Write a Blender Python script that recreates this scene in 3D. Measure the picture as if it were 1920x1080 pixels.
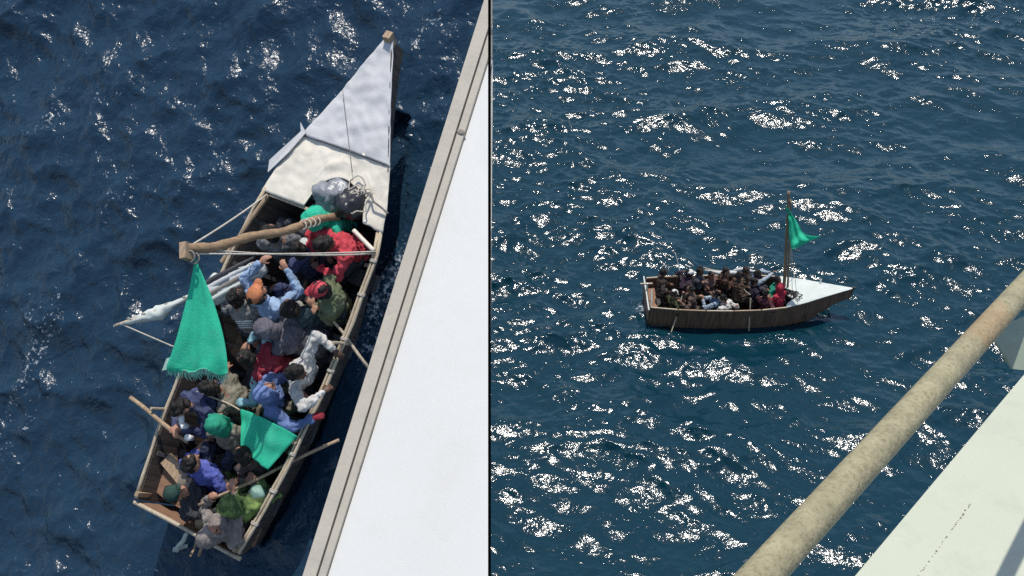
import bpy, math, random
import numpy as np
from mathutils import Matrix, Vector, noise

for o in list(bpy.data.objects):
    bpy.data.objects.remove(o, do_unlink=True)
S = bpy.context.scene
COL = S.collection

# ------------------------------------------------------------------ camera, light, exposure
cam = bpy.data.objects.new('camera', bpy.data.cameras.new('camera'))
COL.objects.link(cam)
cam.location = (0, 0, 20)
cam.rotation_euler = (math.radians(90 - 38), 0, 0)
cam.data.sensor_width = 36
cam.data.lens = 36 * 2059.0 / 1920
cam.data.clip_start = 0.1
cam.data.clip_end = 6000
S.camera = cam

SUN_DIR = Vector((0.0, 0.189, 0.982)).normalized()
w = bpy.data.worlds.new('World'); S.world = w; w.use_nodes = True
nt = w.node_tree; nt.nodes.clear()
sky = nt.nodes.new('ShaderNodeTexSky'); sky.sky_type = 'NISHITA'; sky.sun_disc = False
sky.sun_elevation = math.asin(SUN_DIR.z)
sky.sun_rotation = 0.0
bg = nt.nodes.new('ShaderNodeBackground'); bg.inputs['Strength'].default_value = 0.15
wo = nt.nodes.new('ShaderNodeOutputWorld')
nt.links.new(sky.outputs[0], bg.inputs[0]); nt.links.new(bg.outputs[0], wo.inputs[0])
sl = bpy.data.lights.new('sun', 'SUN'); sl.energy = 4.0; sl.angle = math.radians(0.5); sl.color = (1, .95, .87)
sun = bpy.data.objects.new('sun', sl); COL.objects.link(sun)
sun.rotation_euler = SUN_DIR.to_track_quat('Z', 'Y').to_euler()
S.view_settings.view_transform = 'Standard'; S.view_settings.look = 'None'
S.view_settings.exposure = 0.0; S.view_settings.gamma = 1.0
S.cycles.use_denoising = False
S.cycles.max_bounces = 6

# ------------------------------------------------------------------ the two pieces of sea and their boats
# each boat frame: x towards the bow, y to port, z up from the water line
FA = Matrix(((0.38456, -0.87273, -0.30077, -3.413), (0.62467, 0.48592, -0.61128, 8.4761),
             (0.67963, 0.04719, 0.73204, 9.8294), (0, 0, 0, 1)))
FB = Matrix.Translation((3.859, 24.455, 0.0))
rnd = random.Random(7)

# ------------------------------------------------------------------ materials
MATS = {}
def mat(name, col, rough=.7, var=.25, scale=6.0, bump=.0, bscale=60.0, stretch=(1, 1, 1), dirt=None, dirt_amt=.5, spec=.3, dscale=3.0):
    if name in MATS: return MATS[name]
    m = bpy.data.materials.new(name); m.use_nodes = True
    t = m.node_tree; b = t.nodes['Principled BSDF']
    b.inputs['Roughness'].default_value = rough
    b.inputs['Specular IOR Level'].default_value = spec
    tc = t.nodes.new('ShaderNodeTexCoord'); mp = t.nodes.new('ShaderNodeMapping')
    mp.inputs['Scale'].default_value = stretch
    t.links.new(tc.outputs['Object'], mp.inputs[0])
    n = t.nodes.new('ShaderNodeTexNoise'); n.inputs['Scale'].default_value = scale; n.inputs['Detail'].default_value = 6
    n.inputs['Roughness'].default_value = .65
    t.links.new(mp.outputs[0], n.inputs[0])
    r = t.nodes.new('ShaderNodeValToRGB')
    c = col
    lo = [max(0, x * (1 - var)) for x in c]; hi = [min(1, x * (1 + var)) for x in c]
    r.color_ramp.elements[0].position = .3; r.color_ramp.elements[0].color = (*lo, 1)
    r.color_ramp.elements[1].position = .7; r.color_ramp.elements[1].color = (*hi, 1)
    t.links.new(n.outputs[0], r.inputs[0])
    out = r.outputs[0]
    if dirt is not None:
        n2 = t.nodes.new('ShaderNodeTexNoise'); n2.inputs['Scale'].default_value = dscale; n2.inputs['Detail'].default_value = 8
        n2.inputs['Roughness'].default_value = .7
        t.links.new(mp.outputs[0], n2.inputs[0])
        r2 = t.nodes.new('ShaderNodeValToRGB'); r2.color_ramp.elements[0].position = .5; r2.color_ramp.elements[1].position = .66
        r2.color_ramp.elements[1].color = (dirt_amt,) * 3 + (1,)
        t.links.new(n2.outputs[0], r2.inputs[0])
        mx = t.nodes.new('ShaderNodeMix'); mx.data_type = 'RGBA'
        t.links.new(r2.outputs[0], mx.inputs[0]); t.links.new(out, mx.inputs[6]); mx.inputs[7].default_value = (*dirt, 1)
        out = mx.outputs[2]
    t.links.new(out, b.inputs['Base Color'])
    if bump > 0:
        n3 = t.nodes.new('ShaderNodeTexNoise'); n3.inputs['Scale'].default_value = bscale; n3.inputs['Detail'].default_value = 3
        t.links.new(mp.outputs[0], n3.inputs[0])
        bp = t.nodes.new('ShaderNodeBump'); bp.inputs['Strength'].default_value = bump; bp.inputs['Distance'].default_value = .01
        t.links.new(n3.outputs[0], bp.inputs['Height']); t.links.new(bp.outputs[0], b.inputs['Normal'])
    MATS[name] = m
    return m

def cloth(name, col, var=.3):
    fade = tuple(min(.8, c * 1.45 + .035) for c in col)
    return mat('cloth ' + name, col, .9, var, 7, .5, 55, spec=.12, dirt=fade, dirt_amt=.75, dscale=5)
SKIN = [mat('skin brown', (.24, .12, .075), .55, .15, 12), mat('skin tan', (.36, .19, .125), .55, .15, 12), mat('skin dark', (.10, .052, .035), .5, .15, 12)]
HAIR = mat('black hair', (.012, .010, .009), .6, .4, 60, .5, 150)
EYE = mat('eye', (.03, .02, .015), .2, .1)
LIP = mat('lip', (.20, .07, .06), .5, .1)
TAR = mat('tarred board', (.075, .072, .074), .7, .5, 4, .4, 30, (1, 6, 1))
HULLB = mat('brown hull board', (.13, .082, .054), .7, .6, 3, .4, 25, (6, 1, .5), dirt=(.16, .085, .05), dirt_amt=.7)
TARB = mat('dark hull board', (.075, .062, .055), .65, .6, 3, .4, 25, (6, 1, .5), dirt=(.10, .055, .03), dirt_amt=.6)
WOOD = mat('weathered wood', (.36, .26, .17), .8, .35, 5, .5, 40, (1, 8, 8))
WOODB = mat('brown plank', (.24, .14, .09), .8, .35, 5, .5, 40, (8, 1, 8))
CANE = mat('bleached cane', (.48, .40, .29), .75, .35, 9, .5, 50, (1, 8, 8))
MASTW = mat('mast wood', (.30, .20, .12), .75, .35, 4, .5, 40, (8, 8, 1))
ROPE = mat('pale rope', (.52, .47, .40), .9, .3, 40, .6, 120)
ROPED = mat('dark rope', (.22, .20, .18), .9, .3, 40, .6, 120)
TARP = mat('grey blue tarpaulin', (.57, .565, .56), .6, .10, 3, .5, 9, dirt=(.40, .41, .43), dirt_amt=.6)
CREAM = mat('cream canvas', (.76, .70, .59), .8, .08, 4, .5, 10, dirt=(.46, .40, .32), dirt_amt=.5)
WHITEC = mat('white canvas', (.52, .56, .52), .75, .10, 4, .5, 10, dirt=(.50, .54, .50), dirt_amt=.5)
GREEN = mat('sea green cloth', (.06, .68, .46), .85, .14, 6, .5, 45, dirt=(.16, .74, .56), dirt_amt=.5, dscale=4)
def translucent(m, col, f):
    t = m.node_tree; b = t.nodes['Principled BSDF']; o = [n for n in t.nodes if n.type == 'OUTPUT_MATERIAL'][0]
    tr = t.nodes.new('ShaderNodeBsdfTranslucent'); tr.inputs[0].default_value = (*col, 1)
    mx = t.nodes.new('ShaderNodeMixShader'); mx.inputs[0].default_value = f
    t.links.new(b.outputs[0], mx.inputs[1]); t.links.new(tr.outputs[0], mx.inputs[2]); t.links.new(mx.outputs[0], o.inputs['Surface'])
translucent(GREEN, (.12, .82, .56), .5)
GREEND = mat('dull green cloth', (.02, .24, .15), .85, .2, 8, .4, 60)
PLASTIC = mat('grey plastic sheet', (.20, .21, .23), .35, .4, 6, .8, 25, spec=.5)
BLACKP = mat('black plastic bag', (.02, .02, .024), .35, .4, 6, .8, 18, spec=.5)
SAILC = mat('faded sailcloth', (.50, .52, .52), .85, .2, 6, .6, 20)
SEAMM = mat('dark tape', (.07, .07, .075), .7, .2)

# ------------------------------------------------------------------ object helpers
def link(o, parent=None):
    COL.objects.link(o)
    if parent is not None: o.parent = parent
    return o

def thing(name, label, cat, F, loc, group=None):
    o = bpy.data.objects.new(name, None); link(o)
    o.matrix_world = F @ Matrix.Translation(loc)
    o.empty_display_size = .1
    o['label'] = label; o['category'] = cat
    if group: o['group'] = group
    o['off'] = list(loc)
    return o

def mesh_data(name, V, Fc, m, smooth=False):
    me = bpy.data.meshes.new(name)
    me.from_pydata([tuple(v) for v in V], [], [tuple(f) for f in Fc])
    if m is not None: me.materials.append(m)
    if smooth: me.shade_smooth()
    me.update()
    return me

def root_off(p):
    q = p
    while q is not None:
        if 'off' in q: return np.array(q['off'][:])
        q = q.parent
    return np.zeros(3)

def part(name, V, Fc, m, parent, smooth=False):
    V = np.asarray(V, float) - root_off(parent)
    return link(bpy.data.objects.new(name, mesh_data(name, V, Fc, m, smooth)), parent)

def solo(name, V, Fc, m, F, label, cat, group=None, smooth=False):
    V = np.asarray(V, float); c = V.mean(0)
    o = bpy.data.objects.new(name, mesh_data(name, V - c, Fc, m, smooth)); link(o)
    o.matrix_world = F @ Matrix.Translation(c)
    o['label'] = label; o['category'] = cat
    if group: o['group'] = group
    return o

def cat(*ms):
    V, Fc, n = [], [], 0
    for v, f in ms:
        V.extend([tuple(x) for x in v]); Fc.extend([tuple(i + n for i in q) for q in f]); n += len(v)
    return V, Fc

def frame_of(d):
    d = np.asarray(d, float); d = d / (np.linalg.norm(d) + 1e-9)
    a = np.array([0, 0, 1.]) if abs(d[2]) < .9 else np.array([1., 0, 0])
    u = np.cross(d, a); u /= np.linalg.norm(u)
    return u, np.cross(d, u), d

def tube(pts, r, seg=8, flat=None):
    """swept tube with closed ends through pts; r a number or one per point"""
    P = np.asarray(pts, float); n = len(P)
    rr = np.full(n, r) if np.isscalar(r) else np.asarray(r, float)
    V, Fc = [], []
    u = None
    for i in range(n):
        d = P[min(i + 1, n - 1)] - P[max(i - 1, 0)]
        d = d / (np.linalg.norm(d) + 1e-9)
        if u is None: u, v, _ = frame_of(d)
        else:
            u = u - d * (u @ d); u /= np.linalg.norm(u) + 1e-9; v = np.cross(d, u)
        for k in range(seg):
            a = 2 * math.pi * k / seg
            V.append(P[i] + rr[i] * (math.cos(a) * u + math.sin(a) * v * (flat or 1)))
    for i in range(n - 1):
        for k in range(seg):
            k2 = (k + 1) % seg
            Fc.append((i * seg + k, i * seg + k2, (i + 1) * seg + k2, (i + 1) * seg + k))
    Fc.append(tuple(range(seg))[::-1]); Fc.append(tuple((n - 1) * seg + k for k in range(seg)))
    return V, Fc

def spline(pts, k=8):
    P = [np.asarray(p, float) for p in pts]; out = []
    P = [2 * P[0] - P[1]] + P + [2 * P[-1] - P[-2]]
    for i in range(1, len(P) - 2):
        for j in range(k):
            t = j / k
            a, b, c, d = P[i - 1], P[i], P[i + 1], P[i + 2]
            out.append(.5 * (2 * b + (c - a) * t + (2 * a - 5 * b + 4 * c - d) * t * t + (3 * b - a - 3 * c + d) * t ** 3))
    out.append(P[-2])
    return out

def knobbly(p0, p1, r0, r1, n=14, amp=.15, wob=.0, seed=1, seg=8):
    R = random.Random(seed); p0 = np.array(p0, float); p1 = np.array(p1, float)
    u, v, d = frame_of(p1 - p0); pts, rr = [], []
    for i in range(n + 1):
        t = i / n
        pts.append(p0 + (p1 - p0) * t + wob * (math.sin(t * 5 + seed) * u + math.sin(t * 7.3 + 2 * seed) * v) * math.sin(t * math.pi))
        rr.append((r0 + (r1 - r0) * t) * (1 + R.uniform(-amp, amp)))
    return tube(pts, rr, seg)

def box(c, s, rotz=0.0, M=None):
    x, y, z = np.array(s) / 2.0
    V = np.array([(a * x, b * y, e * z) for a in (-1, 1) for b in (-1, 1) for e in (-1, 1)])
    if rotz:
        cs, sn = math.cos(rotz), math.sin(rotz); V = V @ np.array([[cs, sn, 0], [-sn, cs, 0], [0, 0, 1]])
    if M is not None: V = V @ np.array(M).T
    Fc = [(0, 1, 3, 2), (4, 6, 7, 5), (0, 4, 5, 1), (2, 3, 7, 6), (0, 2, 6, 4), (1, 5, 7, 3)]
    return V + np.array(c), Fc

def beam(p0, p1, wd, ht, up=(0, 0, 1)):
    """rectangular bar from p0 to p1"""
    p0 = np.array(p0, float); p1 = np.array(p1, float); d = p1 - p0; d /= np.linalg.norm(d)
    s = np.cross(d, np.array(up, float)); s /= np.linalg.norm(s); u = np.cross(s, d)
    V = []
    for p in (p0, p1):
        for a, b in ((-1, -1), (1, -1), (1, 1), (-1, 1)):
            V.append(p + s * a * wd / 2 + u * b * ht / 2)
    return V, [(0, 1, 2, 3), (7, 6, 5, 4), (0, 4, 5, 1), (1, 5, 6, 2), (2, 6, 7, 3), (3, 7, 4, 0)]

def capsule(p0, p1, r0, r1, seg=12, sq=1.0):
    p0 = np.array(p0, float); p1 = np.array(p1, float); u, v, d = frame_of(p1 - p0)
    rows = []
    for a in (-80, -45, -15):
        a = math.radians(a); rows.append((p0 + d * r0 * math.sin(a), r0 * math.cos(a)))
    for a in (15, 45, 80):
        a = math.radians(a); rows.append((p1 + d * r1 * math.sin(a), r1 * math.cos(a)))
    V, Fc = [], []
    for c, r in rows:
        for k in range(seg):
            a = 2 * math.pi * k / seg
            V.append(c + r * (math.cos(a) * u + sq * math.sin(a) * v))
    for i in range(len(rows) - 1):
        for k in range(seg):
            k2 = (k + 1) % seg; Fc.append((i * seg + k, i * seg + k2, (i + 1) * seg + k2, (i + 1) * seg + k))
    Fc.append(tuple(range(seg))[::-1]); Fc.append(tuple((len(rows) - 1) * seg + k for k in range(seg)))
    return V, Fc

def ellipsoid(c, ax, rad, seg=18, rows=11):
    c = np.array(c, float); ax = [np.array(a, float) for a in ax]
    V, Fc = [], []
    for i in range(1, rows):
        t = math.pi * i / rows - math.pi / 2
        for k in range(seg):
            a = 2 * math.pi * k / seg
            V.append(c + rad[0] * math.cos(t) * math.cos(a) * ax[0] + rad[1] * math.cos(t) * math.sin(a) * ax[1] + rad[2] * math.sin(t) * ax[2])
    for i in range(rows - 2):
        for k in range(seg):
            k2 = (k + 1) % seg; Fc.append((i * seg + k, i * seg + k2, (i + 1) * seg + k2, (i + 1) * seg + k))
    Fc.append(tuple(range(seg))[::-1]); Fc.append(tuple((rows - 2) * seg + k for k in range(seg)))
    return V, Fc

# batch of voxel-fused bodies and clothes, evaluated together
BATCH = []
def fused(name, shapes, m, parent, voxel, smooth=2, wrinkle=0.0):
    V, Fc = cat(*shapes)
    V = np.asarray(V) - root_off(parent)
    o = bpy.data.objects.new(name, mesh_data(name, V, Fc, m)); link(o, parent)
    r = o.modifiers.new('fuse', 'REMESH'); r.mode = 'VOXEL'; r.voxel_size = voxel; r.use_smooth_shade = True
    if smooth:
        s = o.modifiers.new('soft', 'SMOOTH'); s.factor = .5; s.iterations = smooth
    BATCH.append((o, m, wrinkle))
    return o

def run_batch():
    dg = bpy.context.evaluated_depsgraph_get(); dg.update()
    for o, m, wr in BATCH:
        me = bpy.data.meshes.new_from_object(o.evaluated_get(dg))
        o.modifiers.clear(); old = o.data; o.data = me
        bpy.data.meshes.remove(old)
        me.materials.clear(); me.materials.append(m)
        if wr:
            n = len(me.vertices); co = np.empty(n * 3); me.vertices.foreach_get('co', co); co = co.reshape(-1, 3)
            no = np.empty(n * 3); me.vertex_normals.foreach_get('vector', no); no = no.reshape(-1, 3)
            ph = rnd.uniform(0, 9)
            d = np.array([abs(noise.noise((c[0] * 7 + ph, c[1] * 7, c[2] * 12))) + .55 * abs(noise.noise((c[0] * 15 + ph, c[1] * 15 + c[2] * 9, c[2] * 22))) for c in co])
            co = co + no * ((d - .36) * wr * 2.4)[:, None]
            me.vertices.foreach_set('co', co.ravel())
        me.shade_smooth(); me.update()
    BATCH.clear()

# ------------------------------------------------------------------ people
def unit(v):
    v = np.asarray(v, float); return v / (np.linalg.norm(v) + 1e-9)

def ik(a, b, l1, l2, hint):
    a = np.array(a, float); b = np.array(b, float); d = b - a; D = np.linalg.norm(d)
    if D > (l1 + l2) * .985: b = a + d / D * (l1 + l2) * .985; d = b - a; D = np.linalg.norm(d)
    if D < .12: b = a + unit(d + np.array([0, 0, -.01])) * .12; d = b - a; D = .12
    x = (l1 * l1 - l2 * l2 + D * D) / (2 * D); h = math.sqrt(max(0, l1 * l1 - x * x))
    u = d / D; hv = np.array(hint, float); hv = hv - u * (hv @ u); hv = unit(hv)
    return a + u * x + hv * h, b

def person(F, label, hip, neck, face, hands, top, legs, skin=1, hair=True, cap=None, hood=None, feet=None, knees=None,
           sleeves=None, short=False, glove=None, tilt=-10, group=None, vox=(.011, .014), elbow=(0, 0), turn=None, vest=None, floor=.10, bulk=1.0, lift=0.0):
    sk = SKIN[skin]
    up_ = np.array([0, 0, lift]); hip = np.array(hip, float) + up_; neck = np.array(neck, float) + up_; hands = [np.array(h, float) + up_ for h in hands]
    t = thing('person', label, 'person', F, (hip[0], hip[1], floor), group)
    fa = math.radians(face); fw = np.array([math.cos(fa), math.sin(fa), 0]); lf = np.array([-math.sin(fa), math.cos(fa), 0])
    spine = unit(neck - hip); neck = hip + spine * min(np.linalg.norm(neck - hip), .56); chest = hip + (neck - hip) * .62
    fch = unit(np.cross(lf, spine)); 
    if fch @ fw < 0 and abs(fch @ fw) > .2: fch = -fch
    fch = unit(fw - spine * (fw @ spine))
    lf = unit(np.cross(spine, fch))
    ha = math.radians(face + (turn or 0)); tl = math.radians(tilt)
    hf = np.array([math.cos(ha) * math.cos(tl), math.sin(ha) * math.cos(tl), math.sin(tl)])
    hl = np.array([-math.sin(ha), math.cos(ha), 0]); hu = np.cross(hf, hl)
    head = neck + unit(spine * .6 + np.array([0, 0, .6])) * .165 + hf * .02
    shL = neck - spine * .065 + lf * .185; shR = neck - spine * .065 - lf * .185
    hpL = hip + lf * .095; hpR = hip - lf * .095
    tgt = [np.array(h, float) for h in hands]
    eL, wL = ik(shL, tgt[0], .29, .265, np.array([0, 0, -1]) + lf * .7 - fch * .3 + np.array([0, 0, elbow[0]]))
    eR, wR = ik(shR, tgt[1], .29, .265, np.array([0, 0, -1]) - lf * .7 - fch * .3 + np.array([0, 0, elbow[1]]))
    if feet is None:
        feet = [hip * [1, 1, 0] + fw * .42 + lf * .12 * np.array([1, 1, 0]) + [0, 0, floor + .07], hip * [1, 1, 0] + fw * .36 - lf * .16 * np.array([1, 1, 0]) + [0, 0, floor + .07]]
    feet = [np.array(f_, float) for f_ in feet]
    for f_ in feet: f_[1] = max(-.36, min(.36, f_[1]))
    kL, aL = ik(hpL, feet[0], .43, .41, fw * .7 + np.array([0, 0, 1]) + lf * .15)
    kR, aR = ik(hpR, feet[1], .43, .41, fw * .7 + np.array([0, 0, 1]) - lf * .15)
    # ---- one continuous body: trunk, limbs, hands with five fingers, head with nose, jaw, ears
    sh = [ellipsoid(hip, (fch, lf, spine), (.105, .15, .12)), ellipsoid((hip + chest) / 2, (fch, lf, spine), (.095, .13, .16)),
          ellipsoid(chest + spine * .04, (fch, lf, spine), (.11, .155, .17)), capsule(shL, shR, .058, .058),
          capsule(neck - spine * .04, head - hu * .05, .056, .05)]
    for s, e, wr in ((shL, eL, wL), (shR, eR, wR)):
        sh += [capsule(s, e, .054, .040), capsule(e, wr, .041, .028)]
    for s, k, a in ((hpL, kL, aL), (hpR, kR, aR)):
        sh += [capsule(s, k, .082, .055), capsule(k, a, .056, .036)]
        tf = unit(fw * [1, .35, 0]); toe = a + tf * .15 + np.array([0, 0, -.035]); sh += [capsule(a - fw * .03 + [0, 0, -.03], toe, .038, .030, sq=1)]
    def hand(e, wr, side):
        d = unit(wr - e); u = unit(np.cross(d, [0, 0, 1]) + 1e-4) * side; dn = unit(np.cross(u, d)) * (-1 if np.cross(u, d)[2] > 0 else 1)
        pc = wr + d * .045
        out = [ellipsoid(pc, (d, u, dn), (.056, .042, .021))]
        for i, ln in enumerate((.070, .080, .074, .058)):
            b0 = wr + d * .078 + u * (-.030 + .02 * i)
            m1 = b0 + (d * .85 + dn * .5) * ln * .55; m2 = m1 + (d * .3 + dn * .95) * ln * .5
            out += [capsule(b0 - d * .02, m1, .0105, .0095, 8), capsule(m1, m2, .0095, .008, 8)]
        th = wr + d * .03 - u * .036; th1 = th + (d * .6 - u * .6 + dn * .4) * .042; th2 = th1 + (d * .8 + dn * .6) * .03
        out += [capsule(th, th1, .013, .011, 8), capsule(th1, th2, .011, .009, 8)]
        return out
    hL, hR = hand(eL, wL, -1), hand(eR, wR, 1)
    sh += hL
    if glove is None: sh += hR
    sh += [ellipsoid(head + hu * .022 - hf * .008, (hf, hl, hu), (.098, .078, .105)), ellipsoid(head - hu * .052 + hf * .028, (hf, hl, hu), (.062, .056, .062)),
           capsule(head + hf * .094 + hu * .012, head + hf * .113 - hu * .028, .009, .015, 8), capsule(head + hf * .086 + hu * .03 + hl * .03, head + hf * .086 + hu * .03 - hl * .03, .012, .012, 8)]
    for sd in (-1, 1): sh.append(ellipsoid(head + hl * .08 * sd - hu * .005 - hf * .01, (hf, hl, hu), (.02, .012, .034), 8, 6))
    fused('body', sh, sk, t, vox[0], 2)
    for sd in (-1, 1):
        part('eye', *ellipsoid(head + hf * .086 + hu * .008 + hl * .032 * sd, (hf, hl, hu), (.010, .014, .009), 8, 6), EYE, t, True)
    part('mouth', *ellipsoid(head + hf * .089 - hu * .058, (hf, hl, hu), (.006, .024, .007), 8, 6), LIP, t, True)
    if glove is not None:
        fused('glove', hR + [capsule(wR - unit(wR - eR) * .05, wR + unit(wR - eR) * .05, .040, .040)], glove, t, vox[0], 1)
    # ---- hair or headgear
    if hair and hood is None:
        fused('hair', [ellipsoid(head + hu * .040 - hf * .028, (hf, hl, hu), (.100, .090, .104)), ellipsoid(head - hf * .055 - hu * .02, (hf, hl, hu), (.055, .078, .07))], HAIR, t, .012, 1, .024)
    if cap is not None:
        fused('cap', [ellipsoid(head + hu * .070 - hf * .008, (hf, hl, hu), (.112, .098, .078)), ellipsoid(head + hu * .060 + hf * .10, (hf, hl, hu), (.085, .068, .010))], cap, t, .011, 1)
    if hood is not None:
        ring = [head + hu * .10 + hf * .05, head + hu * .07 + hl * .085 + hf * .055, head - hu * .02 + hl * .105 + hf * .05, head - hu * .10 + hl * .07 + hf * .05,
                head - hu * .125 + hf * .06, head - hu * .10 - hl * .07 + hf * .05, head - hu * .02 - hl * .105 + hf * .05, head + hu * .07 - hl * .085 + hf * .055]
        hs = [capsule(ring[i], ring[(i + 1) % 8], .022, .022, 8) for i in range(8)]
        hs += [ellipsoid(head + hu * .03 - hf * .045, (hf, hl, hu), (.115, .118, .128)), capsule(neck, head - hf * .05 - hu * .05, .10, .10)]
        fused('hood', hs, hood, t, vox[1], 2, .012)
    # ---- clothes, cut a little larger than the body
    g = bulk
    js = [ellipsoid(hip + spine * .03, (fch, lf, spine), (.125 * g, .17 * g, .12)), ellipsoid((hip + chest) / 2, (fch, lf, spine), (.122 * g, .162 * g, .19)),
          ellipsoid(chest + spine * .03, (fch, lf, spine), (.135 * g, .185 * g, .18)), capsule(shL, shR, .078, .078), capsule(neck - spine * .05, neck + spine * .015, .085, .07)]
    sleeve = []
    for s, e, wr in ((shL, eL, wL), (shR, eR, wR)):
        sleeve.append(capsule(s, e, .075, .060))
        if not short: sleeve.append(capsule(e, e + (wr - e) * .90, .061, .044))
    if sleeves is None:
        fused('shirt' if short else 'jacket', js + sleeve, top, t, vox[1], 2, .022)
    else:
        fused('shirt', js, top, t, vox[1], 2, .022); 
        for i in (0, 1): fused('sleeve', sleeve[i:i + 1] if short else sleeve[2 * i:2 * i + 2], sleeves, t, vox[1], 2, .018)
    if vest is not None:
        for a in (-.09, -.045, 0, .045):
            part('stripe', *ellipsoid(chest - fch * .125 * g + spine * a - fch * .01, (fch, lf, spine), (.012, .11, .012), 10, 6), vest, t, True)
    ts = [ellipsoid(hip - spine * .02, (fch, lf, spine), (.122, .165, .13))]
    for s, k, a in ((hpL, kL, aL), (hpR, kR, aR)):
        ts += [capsule(s, k, .100, .074), capsule(k, k + (a - k) * .9, .074, .058)]
    fused('trousers', ts, legs, t, vox[1], 2, .02)
    return t

# ------------------------------------------------------------------ boats
def interp(tab, x):
    xs = [a for a, _ in tab]; ys = [b for _, b in tab]
    return float(np.interp(x, xs, ys))
GW = [(0, .74), (.4, .80), (.9, .86), (1.8, .90), (2.8, .91), (3.6, .86), (4.1, .74), (4.55, .585), (5.2, .31), (5.95, .012)]
SH = [(0, .72), (2, .70), (3.8, .74), (5.95, .86)]

def make_boat(F, kind):
    A = kind == 'A'
    gw = GW if A else [(x * .97, y * .90) for x, y in GW]
    L = gw[-1][0]
    t = thing('wooden_boat', 'crowded small wooden boat seen steeply from above, grey and cream tarpaulin over its bow' if A else
              'small dark hulled boat seen from the side with a white bow deck', 'boat', F, (0, 0, 0))
    xs = np.linspace(0, L, 31)
    W = lambda x: interp(gw, x)
    Z = lambda x: interp(SH, x / L * 5.95)
    def wl(x): return max(.006, W(x) * (.60 - .58 * max(0, (x / L - .45) / .55) if A else .82 - .25 * max(0, (x / L - .6) / .4)))
    def bot(x): return -.28 + (1.02 * max(0, (x / L - .46) / .54) ** 1.5 if A else 1.02 * max(0, (x / L - .62) / .38) ** 1.7)
    # hull panels along each side, each a piece of its own
    edges = np.linspace(0, L, 10)
    for s in (1, -1):
        for i in range(9):
            a, b = edges[i] + (.003 if i else 0), edges[i + 1] - (.003 if i < 8 else 0)
            V, Fc = [], []
            pr = .004 * (i % 2)
            for x in np.linspace(a, b, 5):
                V += [(x, s * (wl(x) + pr), bot(x)), (x, s * ((W(x) + wl(x)) * .5 + .02 + pr), .40 * Z(x) + .6 * bot(x) * .5), (x, s * (W(x) + pr), Z(x)),
                      (x, s * max(.001, W(x) - .03), Z(x)), (x, s * max(.001, (W(x) + wl(x)) * .5 - .01), .40 * Z(x) + .6 * bot(x) * .5), (x, s * max(.001, wl(x) - .035), bot(x) + .01)]
            for k in range(4):
                for j in range(6):
                    j2 = (j + 1) % 6
                    q = (k * 6 + j, k * 6 + j2, (k + 1) * 6 + j2, (k + 1) * 6 + j); Fc.append(q if s < 0 else q[::-1])
            Fc += [tuple(range(6)), tuple(24 + j for j in range(6))[::-1]]
            part('hull_panel', V, Fc, TARB if A else HULLB, t)
    V, Fc = [], []
    for x in xs: V += [(x, wl(x), bot(x)), (x, -wl(x), bot(x)), (x, -wl(x), bot(x) + .03), (x, wl(x), bot(x) + .03)]
    for k in range(30):
        for j in range(4): j2 = (j + 1) % 4; Fc.append((k * 4 + j, k * 4 + j2, (k + 1) * 4 + j2, (k + 1) * 4 + j))
    part('hull_bottom', V, Fc, TARB, t)
    # floor boards
    for j in range(7):
        yb = -.60 + j * .2; x1 = 3.7
        while wl(x1) + .10 < abs(yb) + .1 and x1 > .3: x1 -= .1
        if x1 < .5: continue
        part('floor_board', *beam((.05, yb, .06), (x1, yb, .06), .185, .02), TAR, t)
    # frames (ribs) inside
    for x in (.55, 1.1, 1.7, 2.3, 2.9, 3.45):
        for s in (1, -1):
            part('rib', *beam((x, s * (wl(x) - .05), .07), (x, s * (W(x) - .055), Z(x) - .03), .04, .045, (1, 0, 0)), TAR, t)
    # transom of boards, raked
    for j in range(4):
        z0, z1 = -.2 + j * .225, -.2 + (j + 1) * .225 - .008
        y0 = wl(0) + (.72 - wl(0)) * j / 4.0
        y1 = wl(0) + (.72 - wl(0)) * (j + 1) / 4.0
        V = [(-.04 - .03 * (z0), -y0, z0), (-.04 - .03 * z0, y0, z0), (-.04 - .03 * z1, y1, z1), (-.04 - .03 * z1, -y1, z1)]
        V = V + [(x + .035, y, z) for x, y, z in V]
        part('transom_board', V, [(3, 2, 1, 0), (4, 5, 6, 7), (0, 1, 5, 4), (1, 2, 6, 5), (2, 3, 7, 6), (3, 0, 4, 7)], WOODB if j > 1 else TARB, t)
    part('transom_cap', *knobbly((-.05, .76, .72), (-.05, -.78, .72), .024, .024, 10, .1, .006, 3), CANE if A else WHITEC, t)
    # thwarts
    for x in (.55, 1.45, 2.5, 3.3):
        part('thwart', *beam((x, W(x) - .05, .36), (x, -W(x) + .05, .36), .2, .03), TAR, t)
    part('stern_bench', *beam((.16, W(.16) - .06, .40), (.16, -W(.16) + .06, .40), .22, .03), WOODB, t)
    # gunwales
    for s in (1, -1):
        pts = [(x, s * (W(x) + .005), Z(x) + .012) for x in np.linspace(0, 3.85, 16)]
        if A:
            for dx, r, sd in ((0, .021, 1), (.04, .017, 2)) if s < 0 else ((0, .022, 1),):
                q = [(p[0], p[1] - s * dx + .004 * math.sin(i * 2.1 + sd), p[2] + .004 * math.sin(i * 1.3)) for i, p in enumerate(pts)]
                rr = [r * (1 + .14 * math.sin(i * 1.7 + sd)) for i in range(len(q))]
                part('gunwale_pole', *tube(q, rr, 8), CANE, t, True)
        else:
            for i in range(0, 15, 3):
                a, b = np.array(pts[i]), np.array(pts[min(i + 3, 15)])
                part('gunwale_strip', *beam(a + (b - a) * .02, b - (b - a) * .04, .035, .03), CANE if i % 2 == 0 else WOOD, t)
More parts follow.
